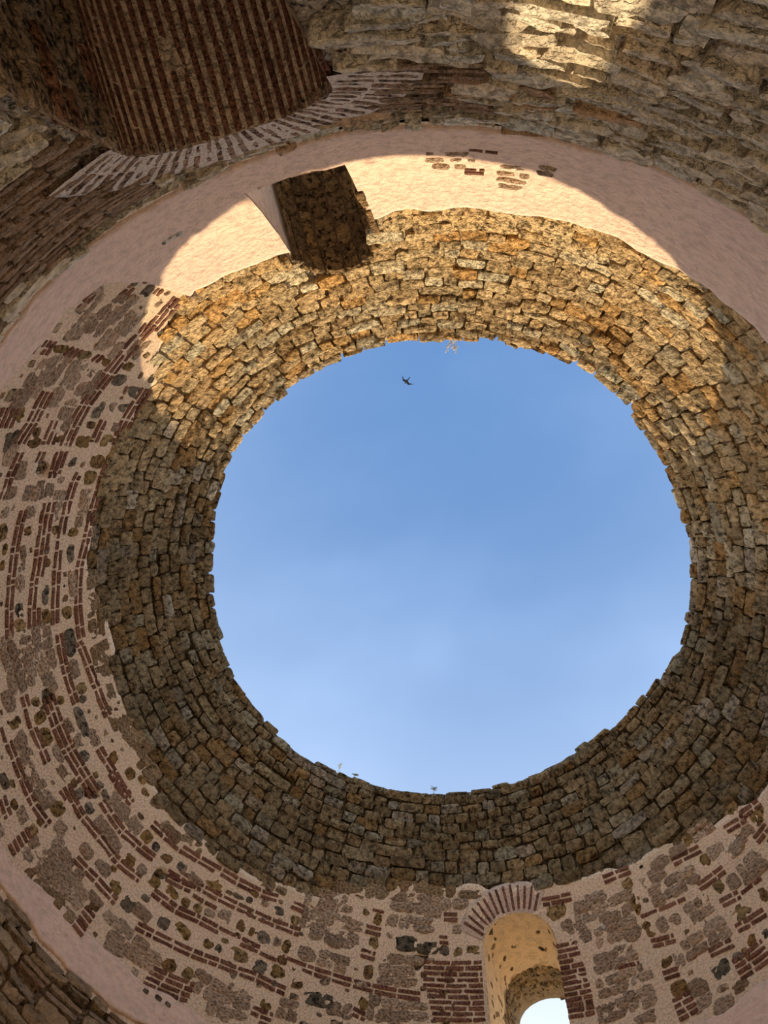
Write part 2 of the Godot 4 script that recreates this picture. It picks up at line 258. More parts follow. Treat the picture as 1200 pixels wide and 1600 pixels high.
# ------------------------------------------------------------------ sky and materials
func cirrus() -> ImageTexture:
	var n := FastNoiseLite.new()
	n.seed = 3
	n.frequency = 1.6
	n.fractal_octaves = 5
	var w := 512
	var h := 256
	var im := Image.create(w, h, false, Image.FORMAT_RGBA8)
	for j in h:
		var el := PI * (0.5 - (j + 0.5) / h)
		for i in w:
			var a := TAU * (i + 0.5) / w
			var p := Vector3(cos(el) * sin(a), sin(el), cos(el) * cos(a))
			var v := clampf(0.5 + 0.9 * n.get_noise_3d(p.x * 1.4, p.y * 1.4, p.z * 2.2 + 0.4 * p.x), 0, 1)
			im.set_pixel(i, j, Color(0.85, 0.92, 1.0, 0.10 * v * v if el > 0 else 0.0))
	return ImageTexture.create_from_image(im)

func noise_tex(seed_: int, freq: float, oct: int, lo: float, hi: float, pits := 0.0, kind := FastNoiseLite.TYPE_SIMPLEX) -> NoiseTexture2D:
	var n := FastNoiseLite.new()
	n.seed = seed_
	n.noise_type = kind
	n.frequency = freq
	n.fractal_octaves = oct
	n.fractal_gain = 0.62
	var t := NoiseTexture2D.new()
	t.width = 1024
	t.height = 1024
	t.seamless = true
	t.noise = n
	var g := Gradient.new()
	g.offsets = PackedFloat32Array([0.2, 0.34, 0.45, 0.58, 0.75])
	g.colors = PackedColorArray([grey(lo * (1.0 - pits)), grey(lo * (1.0 - 0.5 * pits)), grey(lerpf(lo, hi, 0.45)), grey(lerpf(lo, hi, 0.8)), grey(hi)])
	t.color_ramp = g
	return t

func grey(v: float) -> Color:
	return Color(v, v, v)

func mat(tex: Texture2D, rel: Texture2D, cm: float, tile: float, vcol := true) -> StandardMaterial3D:
	var m := StandardMaterial3D.new()
	m.vertex_color_use_as_albedo = vcol
	m.albedo_texture = tex
	m.roughness = 0.95
	m.metallic_specular = 0.25
	m.uv1_triplanar = true
	m.uv1_world_triplanar = true
	m.uv1_triplanar_sharpness = 3.0
	m.uv1_scale = Vector3.ONE / tile
	if rel:
		m.heightmap_enabled = true
		m.heightmap_texture = rel
		m.heightmap_scale = cm
	return m

func make_materials():
	var a_stone := noise_tex(1, 0.011, 6, 0.74, 1.0, 0.55)
	var h_stone := noise_tex(2, 0.014, 6, 0.0, 1.0)
	var a_mort := noise_tex(3, 0.03, 5, 0.94, 1.0, 0.2)
	var h_mort := noise_tex(4, 0.035, 5, 0.0, 1.0)
	var a_plas := noise_tex(5, 0.008, 6, 0.965, 1.0, 0.06)
	var a_brick := noise_tex(6, 0.02, 4, 0.68, 1.0, 0.3)
	m_stone = mat(a_stone, h_stone, 3.0, 1.5)
	m_rubble = mat(noise_tex(9, 0.022, 5, 0.86, 1.0, 0.4), noise_tex(10, 0.02, 5, 0.0, 1.0), 2.2, 1.5)
	m_rubble.uv1_scale = Vector3(0.6, 1.0, 0.6)
	m_slab = mat(noise_tex(8, 0.009, 6, 0.90, 1.0, 0.2), h_stone, 2.4, 1.6)
	m_core = mat(a_stone, h_stone, 3.0, 1.1)
	m_mortar = mat(a_mort, h_mort, 0.45, 1.4)
	m_plaster = mat(a_plas, h_stone, 1.0, 1.6)
	m_brick = mat(a_brick, h_mort, 0.8, 1.0)
	m_floor = mat(a_plas, null, 0.0, 3.0)

# ------------------------------------------------------------------ the surface of the room
func pt(az: float, s: float, d := 0.0) -> Vector3:          # azimuth in degrees, height along the wall from the springing, distance inwards
	var a := deg_to_rad(az)
	if s < 0.0:
		return Vector3(sin(a) * (R - d), SPR + s, cos(a) * (R - d))
	var p := s / R
	return Vector3(sin(a) * cos(p) * (R - d), SPR + sin(p) * (R - d), cos(a) * cos(p) * (R - d))

func rad_at(s: float) -> float:
	return R if s < 0.0 else R * cos(s / R)

func wrap_az(a: float) -> float:
	return fposmod(a + 180.0, 360.0) - 180.0

func table(t: Array, az: float) -> float:                   # a closed table of [azimuth, value]
	var a := wrap_az(az)
	var n := t.size()
	for i in n:
		var p: Array = t[i]
		var q: Array = t[(i + 1) % n]
		var lo: float = p[0]
		var hi: float = q[0] + (360.0 if i == n - 1 else 0.0)
		var x := a + (360.0 if a < lo and i == n - 1 else 0.0)
		if x >= lo and x <= hi:
			var k := smoothstep(0.0, 1.0, (x - lo) / maxf(hi - lo, 0.001))
			return lerpf(p[1], q[1], k)
	return t[0][1]

const RIM := [[-161, 4.91], [-145, 4.84], [-122, 4.91], [-104, 5.00], [-86, 5.07], [-54, 4.94], [-36, 4.90], [3, 4.91], [18, 4.76], [35, 4.61], [62, 4.74], [84, 4.73], [99, 4.69], [116, 4.84], [140, 5.0], [172, 4.95]]
const CROWN_FOOT := [[-172, 3.33], [-159, 2.84], [-147, 2.65], [-130, 2.72], [-112, 2.96], [-98, 3.13], [-82, 2.87], [-60, 2.94], [-50, 2.96], [-43, 2.5], [-37, 2.22], [-20, 2.43], [2, 2.13], [26, 1.95], [45, 1.87], [60, 1.9], [80, 2.1], [115, 2.54], [124, 2.74], [140, 3.03], [158, 3.2], [172, 3.4]]
const PLASTER_TOP := [[-179, 0.62], [-149, 0.62], [-128, 0.58], [-114, 0.37], [-100, 0.4], [-70, 0.5], [-55, 0.57], [-44, 0.75], [-38.5, 0.84], [-36.4, 1.3], [-34.5, 2.3], [60, 2.2], [75, 1.2], [90, 0.7], [120, 0.7], [141, 0.73]]

func rim_s(az: float) -> float:
	return table(RIM, az)

func foot_s(az: float) -> float:
	var p := pt(az, 2.6)
	return table(CROWN_FOOT, az) + 0.10 * fn.get_noise_3d(p.x * 1.3, p.y, p.z * 1.3)

func plaster_top(az: float) -> float:
	var p := pt(az, 0.6)
	var v := table(PLASTER_TOP, az) + 0.10 * fn.get_noise_3d(p.x * 1.1, 7.0, p.z * 1.1)
	if az > -34.0 and az < 66.0:
		v = foot_s(az) + 0.02
	return v

func lump(p: Vector3, size: float, amount: float) -> float:
	return amount * fn.get_noise_3d(p.x / size, p.y / size, p.z / size)

# openings: [sign along the axis, centre u, half width, sill, spring, rise], heights from the springing
const FAR_WINDOW := [1.0, 0.11, 0.55, 0.85, 2.40, 0.42]
const NEAR_WINDOW := [-1.0, 0.11, 0.55, 0.86, 2.48, 0.57]
const NEAR_DOOR := [-1.0, 0.05, 0.88, -9.23, -1.33, 0.60]
const WIDENED_FAR_DOOR := [1.0, 0.05, 2.8, -9.23, -3.8, 2.2]  # unseen doorway, enlarged to let in sun that brightens the hall

func hole_sd(o: Array, p: Vector3) -> float:                # signed distance, negative inside the opening
	if p.dot(ax) * o[0] < 1.0:
		return 9.0
	var u: float = p.dot(sd) - o[1]
	var z := p.y - SPR
	var side: float = absf(u) - o[2]
	if z < o[4]:
		return maxf(side, o[3] - z)
	var e := Vector2(u / o[2], (z - o[4]) / o[5])
	return (e.length() - 1.0) * minf(o[2], o[5])

func on_dome(u: float, z: float, sgn: float, d := 0.0) -> Vector3:   # the point of the inner surface at side offset u and height z
	var r := R - d if z < 0.0 else sqrt(maxf((R - d) * (R - d) - z * z, 0.01))
	return sd * u + ax * (sgn * sqrt(maxf(r * r - u * u, 0.01))) + Vector3(0, SPR + z, 0)

# ------------------------------------------------------------------ meshes
func sheet(rows: Array, colour: Callable, holes := [], face_in := true) -> ArrayMesh:
	# rows of points (each row an array of Vector3 of equal length) joined into one surface; cells in an opening are left out and its edge is snapped
	var st := SurfaceTool.new()
	st.begin(Mesh.PRIMITIVE_TRIANGLES)
	var w: int = rows[0].size()
	var flat: Array = []
	for r in rows:
		for p in r:
			var q: Vector3 = p
			for o in holes:
				var s := hole_sd(o, q)
				if absf(s) < 0.05:
					var e := 0.004
					var g := Vector2(hole_sd(o, q + sd * e) - s, hole_sd(o, q + Vector3(0, e, 0)) - s) / e
					if g.length() > 0.2:
						g = g / g.length_squared()
						q = q - (sd * g.x + Vector3(0, g.y, 0)) * s
			flat.append(q)
			st.set_color(colour.call(q))
			st.add_vertex(q)
	for j in rows.size() - 1:
		for i in w - 1:
			var a := j * w + i
			var c: Vector3 = (flat[a] + flat[a + 1] + flat[a + w] + flat[a + w + 1]) * 0.25
			var skip := false
			for o in holes:
				skip = skip or hole_sd(o, c) < 0.0
			if skip:
				continue
			if face_in:
				for k in [a, a + w, a + 1, a + 1, a + w, a + w + 1]:
					st.add_index(k)
			else:
				for k in [a, a + 1, a + w, a + 1, a + w + 1, a + w]:
					st.add_index(k)
	st.generate_normals()
	return st.commit()

func node(mesh: Mesh, called: String, m: Material, parent: Node = self) -> MeshInstance3D:
	var o := MeshInstance3D.new()
	o.name = called
	o.mesh = mesh
	o.material_override = null
	for i in mesh.get_surface_count():
		mesh.surface_set_material(i, m)
	parent.add_child(o, true)
	return o

func tag(o: Node, label: String, category := "", group := "", kind := ""):
	o.set_meta("label", label)
	if category:
		o.set_meta("category", category)
	if group:
		o.set_meta("group", group)
	if kind:
		o.set_meta("kind", kind)

func vary(c: Color, k := 0.12) -> Color:
	var f := rng.randf_range(1.0 - k, 1.0 + k)
	var t := rng.randf_range(-0.04, 0.04)
	var o := Color(c.r * f * (1.0 + t), c.g * f, c.b * f * (1.0 - t))
	var most := maxf(o.r, maxf(o.g, o.b))
	return o * (minf(1.0, 0.86 / most))

# one brick or stone: a lumpy cushion on the surface given by at(x, y, d). Returns {v, c, i}
func piece(at: Callable, w: float, h: float, ang: float, front: float, round_: float, jit: float, rough: float, colour: Color, nx := 4, ny := 3, deep := 0.06, drop := 0.35, tilt := Vector2.ZERO) -> Dictionary:
	var v := PackedVector3Array()
	var ca := cos(ang)
	var sa := sin(ang)
	var j: Array = []
	for k in 4:
		j.append(Vector2(rng.randf_range(-jit, jit), rng.randf_range(-jit, jit)))
	var off := rng.randf() * 50.0
	var ring: Array = []
	for y in ny + 1:
		for x in nx + 1:
			var a := -1.0 + 2.0 * x / nx
			var b := -1.0 + 2.0 * y / ny
			var e := maxf(absf(a), absf(b))
			var qa := a * sqrt(1.0 - round_ * b * b * 0.5)
			var qb := b * sqrt(1.0 - round_ * a * a * 0.5)
			var s := (a + 1.0) * 0.5
			var t := (b + 1.0) * 0.5
			var jj: Vector2 = j[0] * (1 - s) * (1 - t) + j[1] * s * (1 - t) + j[2] * (1 - s) * t + j[3] * s * t
			var lx := (qa + jj.x) * w * 0.5
			var ly := (qb + jj.y) * h * 0.5
			var n := fn.get_noise_3d(lx * 9.0 + off, ly * 9.0, off)
			if e > 0.99:
				lx *= 1.0 + 0.10 * jit * 4.0 * n
				ly *= 1.0 + 0.18 * jit * 4.0 * n
			var d := front - drop * front * pow(e, 4.0) + rough * n + tilt.x * a + tilt.y * b
			v.append(at.call(lx * ca - ly * sa, lx * sa + ly * ca, d))
			if e > 0.99:
				ring.append(Vector3(lx * ca - ly * sa, lx * sa + ly * ca, v.size() - 1))
	var idx := PackedInt32Array()
	var r := nx + 1
	for y in ny:
		for x in nx:
			var a := y * r + x
			idx.append_array(PackedInt32Array([a, a + r, a + 1, a + 1, a + r, a + r + 1]))
	# the skirt, from the outline back into the bedding
	var order: Array = []
	for x in nx + 1: order.append(x)
	for y in range(1, ny + 1): order.append(y * r + nx)
	for x in range(nx - 1, -1, -1): order.append(ny * r + x)
	for y in range(ny - 1, 0, -1): order.append(y * r)
	var at_ring := {}
	for q in ring:
		at_ring[int(q.z)] = q
	var base := v.size()
	for k in order:
		var q: Vector3 = at_ring[k]
		v.append(v[k])
	for k in order:
		var q: Vector3 = at_ring[k]
		v.append(at.call(q.x, q.y, -deep))
	var n_ := order.size()
	for k in n_:
		var k2 := (k + 1) % n_
		idx.append_array(PackedInt32Array([base + k, base + k2, base + n_ + k, base + k2, base + n_ + k2, base + n_ + k]))
	var mid: Vector3 = at.call(0.0, 0.0, front)
	var inward: Vector3 = at.call(0.0, 0.0, front + 0.05) - mid
	var p0 := v[idx[0]]
	var nn := (p0 - v[idx[2]]).cross(p0 - v[idx[1]])
	if nn.dot(inward) < 0.0:
		for k in range(0, idx.size(), 3):
			var x := idx[k + 1]
			idx[k + 1] = idx[k + 2]
			idx[k + 2] = x
	return {"v": v, "i": idx, "c": colour, "n": base}

func on_screen(p: Vector3) -> Vector2:
	var q := cam_basis.inverse() * (p - EYE)
	if q.z > -0.1:
		return Vector2(-9999, -9999)
	return Vector2(600.0 - q.x / q.z * FOCAL, 800.0 + q.y / q.z * FOCAL)

func seen(d: Dictionary) -> float:                          # about how many pixels of the frame a piece takes
	var lo := Vector2(1e9, 1e9)
	var hi := Vector2(-1e9, -1e9)
	for p in d.v:
		var s := on_screen(p)
		lo = lo.min(s)
		hi = hi.max(s)
	lo = lo.clamp(Vector2.ZERO, Vector2(1200, 1600))
	hi = hi.clamp(Vector2.ZERO, Vector2(1200, 1600))
	return (hi.x - lo.x) * (hi.y - lo.y)

func meshed(list: Array) -> ArrayMesh:
	var st := SurfaceTool.new()
	st.begin(Mesh.PRIMITIVE_TRIANGLES)
	var base := 0
	for d in list:
		st.set_color(d.c)
		for k in d.v.size():
			st.set_smooth_group(0 if k < d.n else 1)
			st.add_vertex(d.v[k])
		for k in d.i:
			st.add_index(base + k)
		base += d.v.size()
	st.generate_normals()
	return st.commit()

func lay(list: Array, parent: Node, called: String, rest_called: String, m: Material, most := 300):
	# the pieces that show largest are parts of their own, the others are joined
	var ranked: Array = []
	for d in list:
		ranked.append([seen(d), d])
	ranked.sort_custom(func(a, b): return a[0] > b[0])
	var rest: Array = []
	for k in ranked.size():
		if k < most and ranked[k][0] > 20.0:
			node(meshed([ranked[k][1]]), called, m, parent)
		else:
			rest.append(ranked[k][1])
	if rest.size():
		var o := node(meshed(rest), rest_called, m, parent)
		o.set_meta("kind", "stuff")

func wall_map(az0: float, s0: float) -> Callable:
	var r0 := rad_at(s0)
	return func(x: float, y: float, d: float) -> Vector3: return pt(az0 + rad_to_deg(x / r0), s0 + y, d)

# ------------------------------------------------------------------ the parts of the room
func build_floor():
	var rows: Array = []
	for j in 3:
		var row: Array = []
		for i in 73:
			var a := TAU * i / 72.0
			row.append(Vector3(sin(a), 0, cos(a)) * [0.02, 3.5, R + 0.4][j])
		rows.append(row)
	var f := node(sheet(rows, func(_p): return Color(0.82, 0.74, 0.62), [], false), "floor", m_floor)  # unseen floor, colour kept pale to throw daylight upwards
	tag(f, "unseen limestone floor of the round hall, kept pale to bounce light", "floor", "", "structure")
	# ring slabs
	var list: Array = []
	for k in 6:
		var rr := 0.8 + 0.95 * k
		var n := int(TAU * rr / 0.9)
		for i in n:
			var a := 360.0 * (i + 0.5 * (k % 2)) / n
			var at := func(x: float, y: float, d: float) -> Vector3:
				var b := deg_to_rad(a) + x / rr
				return Vector3(sin(b) * (rr + y), d, cos(b) * (rr + y))
			list.append(piece(at, TAU * rr / n - 0.012, 0.935, 0.0, 0.02, 0.0, 0.0, 0.002, vary(Color(0.82, 0.74, 0.62), 0.04), 2, 2, 0.02, 0.1))
	lay(list, f, "slab", "paving", m_floor)

func weather_shade(az: float) -> float:                           # crown tone: weathering and shade painted into the colour off the sunlit side
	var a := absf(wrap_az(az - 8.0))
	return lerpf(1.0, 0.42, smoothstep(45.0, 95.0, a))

func crown_tone(az: float, s: float) -> Color:
	var p := pt(az, s)
	var k := weather_shade(az)
	var patch := fn.get_noise_3d(p.x * 0.45 + 9.0, p.y * 0.45, p.z * 0.45)
	var c := Color(0.72, 0.49, 0.24).lerp(Color(0.76, 0.56, 0.31), rng.randf())
	if rng.randf() < 0.16: c = Color(0.74, 0.44, 0.17)
	if rng.randf() < 0.12: c = Color(0.82, 0.68, 0.44)
	if k < 0.8 and rng.randf() < 0.10: c = Color(0.85, 0.68, 0.48)
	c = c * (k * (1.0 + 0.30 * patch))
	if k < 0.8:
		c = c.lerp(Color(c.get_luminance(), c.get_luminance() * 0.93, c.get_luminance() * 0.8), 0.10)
	return vary(c, 0.2)

func build_crown():
	var rows: Array = []
	for j in 30:
		var row: Array = []
		for i in 361:
			var az := -180.0 + i
			var s := lerpf(1.7, rim_s(az) - 0.03 + 0.02 * fn.get_noise_2d(az * 0.7, 2.0), j / 29.0)
			var p := pt(az, s)
			row.append(pt(az, s, -0.034 - 0.045 * smoothstep(2.9, 3.7, s) + lump(p, 0.3, 0.05) + lump(p, 0.1, 0.02)))
		rows.append(row)
	for spec in [[0.0, 0.25], [0.0, 0.7], [-0.5, 1.2]]:      # the broken top of the vault and its back
		var row: Array = []
		for i in 361:
			var az := -180.0 + i
			var p := pt(az, rim_s(az) - 0.05, -0.055)
			var o := Vector3(p.x, 0, p.z).normalized()
			row.append(p + o * spec[1] + Vector3(0, spec[0] + lump(p * (1.0 + spec[1]), 0.3, 0.05), 0))
		rows.append(row)
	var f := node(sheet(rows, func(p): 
		var k := weather_shade(rad_to_deg(atan2(p.x, p.z)))
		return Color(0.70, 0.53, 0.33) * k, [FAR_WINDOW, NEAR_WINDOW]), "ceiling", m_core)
	tag(f, "broken dome of rough tan stone courses around a round opening to the sky", "ceiling", "", "structure")
	var list: Array = []
	var s0 := 1.72
	var ci := 0
	while s0 < 5.1:
		var ch := rng.randf_range(0.135, 0.205)
		var az := -180.0 + rng.randf() * 3.0
		var end := az + 360.0
		while az < end - 0.5:
			var r := rad_at(s0)
			var w := rng.randf_range(0.2, 0.42) * (1.0 if rng.randf() < 0.85 else 1.5)
			var daz := rad_to_deg(w / r)
			daz = minf(daz, end - az)
			var a := az + daz * 0.5
			az += daz
			var p := pt(a, s0)
			var wob := lump(p, 1.6, 0.09)
			var sc := s0 + ch * 0.5 + wob
			var hh := ch
			var top := rim_s(a) + rng.randf_range(-0.03, 0.03)
			if sc - hh * 0.5 > top - 0.06 or sc < foot_s(a) + rng.randf_range(-0.02, 0.06):
				continue
			if sc + hh * 0.5 > top:
				var bot := sc - hh * 0.5
				hh = top - bot
				sc = bot + hh * 0.5
			if minf(hole_sd(FAR_WINDOW, pt(a, sc)), hole_sd(NEAR_WINDOW, pt(a, sc))) < 0.10:
				continue
			if fan_zone(pt(a, sc)):
				continue
			var ww := deg_to_rad(daz) * rad_at(sc)
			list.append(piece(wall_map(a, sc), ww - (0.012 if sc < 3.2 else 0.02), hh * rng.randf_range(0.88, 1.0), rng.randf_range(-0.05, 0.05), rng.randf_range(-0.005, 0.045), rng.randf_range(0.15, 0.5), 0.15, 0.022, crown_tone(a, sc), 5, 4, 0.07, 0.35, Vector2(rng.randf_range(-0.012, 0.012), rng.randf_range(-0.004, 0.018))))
		s0 += ch
		ci += 1
	lay(list, f, "stone", "stonework", m_stone)

func fan_zone(p: Vector3) -> bool:                          # the brick fan over the far window
	var u := p.dot(sd) - 0.11
	var z := p.y - SPR
	return p.dot(ax) > 1.0 and z > 2.48 and u < 0.42 and Vector2(u / 0.93, (z - 2.4) / 0.80).length() < 1.0

func haunch_colour(p: Vector3) -> Color:
	var n := fn.get_noise_3d(p.x * 0.7, p.y * 0.7 + 3.0, p.z * 0.7)
	return Color(0.86, 0.64, 0.46).lerp(Color(0.80, 0.60, 0.42), clampf(0.5 + n, 0, 1))

func strip(called: String, a0: float, a1: float, label: String) -> MeshInstance3D:
	var rows: Array = []
	var n := int((a1 - a0) / 0.8)
	for j in 44:
		var row: Array = []
		for i in n + 1:
			var az := a0 + (a1 - a0) * i / n
			var s := lerpf(-0.05, foot_s(az) + 0.04, minf(j / 42.0, 1.0))
			var p := pt(az, s)
			var d := lump(p, 0.35, 0.016) + lump(p, 0.09, 0.008)
			for q in PUTLOGS:
				if Vector2(deg_to_rad(wrap_az(az - q.x)) * 5.4, s - q.y).length() < 0.085:
					d -= 0.2
			if j == 43:
				d = -0.09
			row.append(pt(az, s, d))
		rows.append(row)
	var f := node(sheet(rows, haunch_colour, [FAR_WINDOW, NEAR_WINDOW]), called, m_mortar)
	tag(f, label, "wall", "", "structure")
	return f

func build_haunch():
	var spans := [["wall_left", -150.0, -34.0, "left curve of pink mortared wall with thin red brick courses and rubble"], ["wall_far", -206.0, -150.0, "far curve of pink mortared brick and rubble wall around the lit window"], ["wall_right", 104.0, 154.0, "right curve of pink mortared rubble and brick wall below the dome"], ["wall_near", -34.0, 104.0, "near curve of wall behind the sunlit pink plaster"]]
	for sp in spans:
		var f := strip(sp[0], sp[1], sp[2], sp[3])
		var bricks: Array = []
		var stones: Array = []
		var patches: Array = []
		var taken: Array = []
		for run in BRICK_RUNS:
			var pts: Array = run[1]
			var m: Vector2 = pts[0]
			if not inside_span(m.x, sp):
				continue
			lay_run(pts, run[0], bricks, taken)
		for q in HAUNCH_STONES:
			if not inside_span(q[1], sp):
				continue
			taken.append([q[1], q[2], q[3] * 0.5, q[4] * 0.5])
			if fan_zone(pt(q[1], q[2])) or hole_sd(FAR_WINDOW, pt(q[1], q[2])) < q[3] * 0.4:
				continue
			if (q[0] == MAUVE or q[0] == BROWN) and (q[3] > 0.34 or q[4] > 0.24):
				rubble_patch(q[0], q[1], q[2], q[3] * 1.15, q[4] * 1.15, patches)
			else:
				(patches if q[0] == MAUVE or q[0] == BROWN else stones).append(haunch_stone(q[0], q[1], q[2], q[3], q[4]))
		# pebbles and small stones in the mortar between
		var tries := int((sp[2] - sp[1]) * 14.0)
		for k in tries:
			var a := rng.randf_range(sp[1], sp[2])
			var s := rng.randf_range(plaster_top(a) + 0.05, foot_s(a) - 0.05)
			var w := rng.randf_range(0.06, 0.2)
			var h := w * rng.randf_range(0.5, 0.9)
			if sp[0] == "wall_near" and plaster_top(a) > foot_s(a) - 0.1:
				continue
			var p := pt(a, s)
			if hole_sd(FAR_WINDOW, p) < 0.5 or fan_zone(p):
				continue
			var clash := false
			for t in taken:
				if absf(wrap_az(t[0] - a)) * 0.09 < t[2] + w * 0.5 + 0.02 and absf(t[1] - s) < t[3] + h * 0.5 + 0.02:
					clash = true
					break
			if clash:
				continue
			taken.append([a, s, w * 0.5, h * 0.5])
			stones.append(haunch_stone([OCHRE, GREY, MAUVE, MAUVE, BROWN][rng.randi() % 5], wrap_az(a), s, w, h))
		lay(bricks, f, "brick", "brickwork", m_brick)
		lay(stones, f, "stone", "stonework", m_stone)
		lay(patches, f, "rubble", "rubblework", m_rubble)

func inside_span(a: float, sp: Array) -> bool:
	var lo: float = sp[1]
	var x := lo + fposmod(a - lo, 360.0)
	return x <= sp[2]

func rubble_patch(kind: int, a: float, s: float, w: float, h: float, out: Array):
	# an area of old rubble facing: close-set rough stones in uneven rows
	var n := maxi(1, int(round(h / 0.16)))
	var ang := rng.randf_range(-0.06, 0.06)
	for k in n:
		var y := (k + 0.5 - n * 0.5) * h / n
		var e := absf(y) / (h * 0.5)
		var half := w * 0.5 * sqrt(1.0 - 0.55 * e * e) * rng.randf_range(0.85, 1.05)
		var x := -half
		while x < half - 0.04:
			var l := minf(rng.randf_range(0.16, 0.42), half - x)
			if half - x - l < 0.08: l = half - x
			var c := x + l * 0.5
			out.append(haunch_stone(kind, a + rad_to_deg((c * cos(ang) - y * sin(ang)) / rad_at(s)), s + y * cos(ang) + c * sin(ang), l * 0.98 + 0.01, h / n * rng.randf_range(0.92, 1.12), ang))
			x += l

func haunch_stone(kind: int, a: float, s: float, w: float, h: float, turn := 9.0) -> Dictionary:
	var tones: Array = TONES[kind]
	var c: Color = vary(tones[rng.randi() % 3], 0.14)
	var big := w > 0.32 or h > 0.28
	var round_ := 0.45 if kind == MAUVE or kind == BROWN else 0.7
	return piece(wall_map(a, s), w * 1.0, h * 1.0, turn if turn < 5.0 else rng.randf_range(-0.12, 0.12), (rng.randf_range(0.004, 0.022) if kind == MAUVE else 0.010) + lift(a, s), round_, 0.14, 0.02 if big else 0.012, c, 7 if big else 5, 6 if big else 4, 0.05, 0.9)

func lift(a: float, s: float) -> float:                      # pieces that show through the plaster band
	return 0.036 if s < plaster_top(a) - 0.02 and s > 0.0 else 0.0

func lay_run(pts: Array, rows: int, out: Array, taken: Array):
	# bricks along a course that runs through the given points
	for k in rows:
		var ds := (k - (rows - 1) * 0.5) * 0.082
		var gap := rng.randf_range(0.0, 0.2)
		for i in pts.size() - 1:
			var p: Vector2 = pts[i]
			var q: Vector2 = pts[i + 1]
			var da := wrap_az(q.x - p.x)
			var r := rad_at((p.y + q.y) * 0.5)
			var len_ := Vector2(deg_to_rad(da) * r, q.y - p.y).length()
			var ang := atan2(q.y - p.y, deg_to_rad(da) * r)
			if cos(ang) < 0.0:
				ang += PI
			var x := 0.0
			var first := i == 0
			while x < len_ - 0.03:
				var bl := rng.randf_range(0.27, 0.37)
				if first:
					bl *= rng.randf_range(0.45, 1.0)
					first = false
				bl = minf(bl, len_ - x)
				if len_ - x - bl < 0.06:
					bl = len_ - x
				if bl > 0.05 and rng.randf() > 0.04:
					var t := (x + bl * 0.5) / len_
					var a := p.x + da * t
					var s := lerpf(p.y, q.y, t) + ds
					if fan_zone(pt(a, s)) or hole_sd(FAR_WINDOW, pt(a, s)) < 0.01:
						x += bl
						continue
					var up := lift(a, s)
					var wm := wall_map(a, s)
					out.append(brick_piece(func(x2: float, y2: float, d2: float) -> Vector3: return wm.call(x2, y2, d2 + up), bl - 0.028, ang))
					taken.append([a, s, bl * 0.5, 0.04])
				x += bl

func brick_piece(at: Callable, w: float, ang: float, h := 0.05) -> Dictionary:
	var c := Color(0.29, 0.125, 0.08).lerp(Color(0.35, 0.17, 0.11), rng.randf())
	if rng.randf() < 0.15: c = Color(0.22, 0.095, 0.065)
	return piece(at, w, h * rng.randf_range(0.85, 1.1), ang + rng.randf_range(-0.02, 0.02), 0.014, 0.08, 0.05, 0.004, vary(c, 0.12), 3, 2, 0.04, 0.3)

func build_plaster():
	var rows: Array = []
	for j in 36:
		var row: Array = []
		for i in 481:
			var az := -180.0 + 0.75 * i
			var lo := plaster_foot(az)
			var hi := plaster_top(az)
			var s := lerpf(lo, hi, clampf((j - 1) / 33.0, 0.0, 1.0))
			var p := pt(az, s)
			var d := 0.034 + lump(p, 0.5, 0.012) + lump(p, 0.12, 0.006)
			if j == 0 or j == 35:
				d = -0.03
			elif j == 1 or j == 34:
				d = 0.022
			row.append(pt(az, s, d))
		rows.append(row)
	var f := node(sheet(rows, func(p):
		var n := fn.get_noise_3d(p.x * 0.8, p.y * 0.8, p.z * 0.8 + 4.0)
		return Color(0.86, 0.625, 0.50).lerp(Color(0.82, 0.60, 0.49), clampf(0.5 + n, 0, 1)), [NEAR_WINDOW]), "trim_1", m_plaster)
	tag(f, "smooth pink plaster band ringing the hall at the foot of the dome", "plaster band", "", "structure")

func plaster_foot(az: float) -> float:
	var p := pt(az, 0.1)
	return 0.06 + 0.12 * fn.get_noise_3d(p.x * 0.9, 2.0, p.z * 0.9)

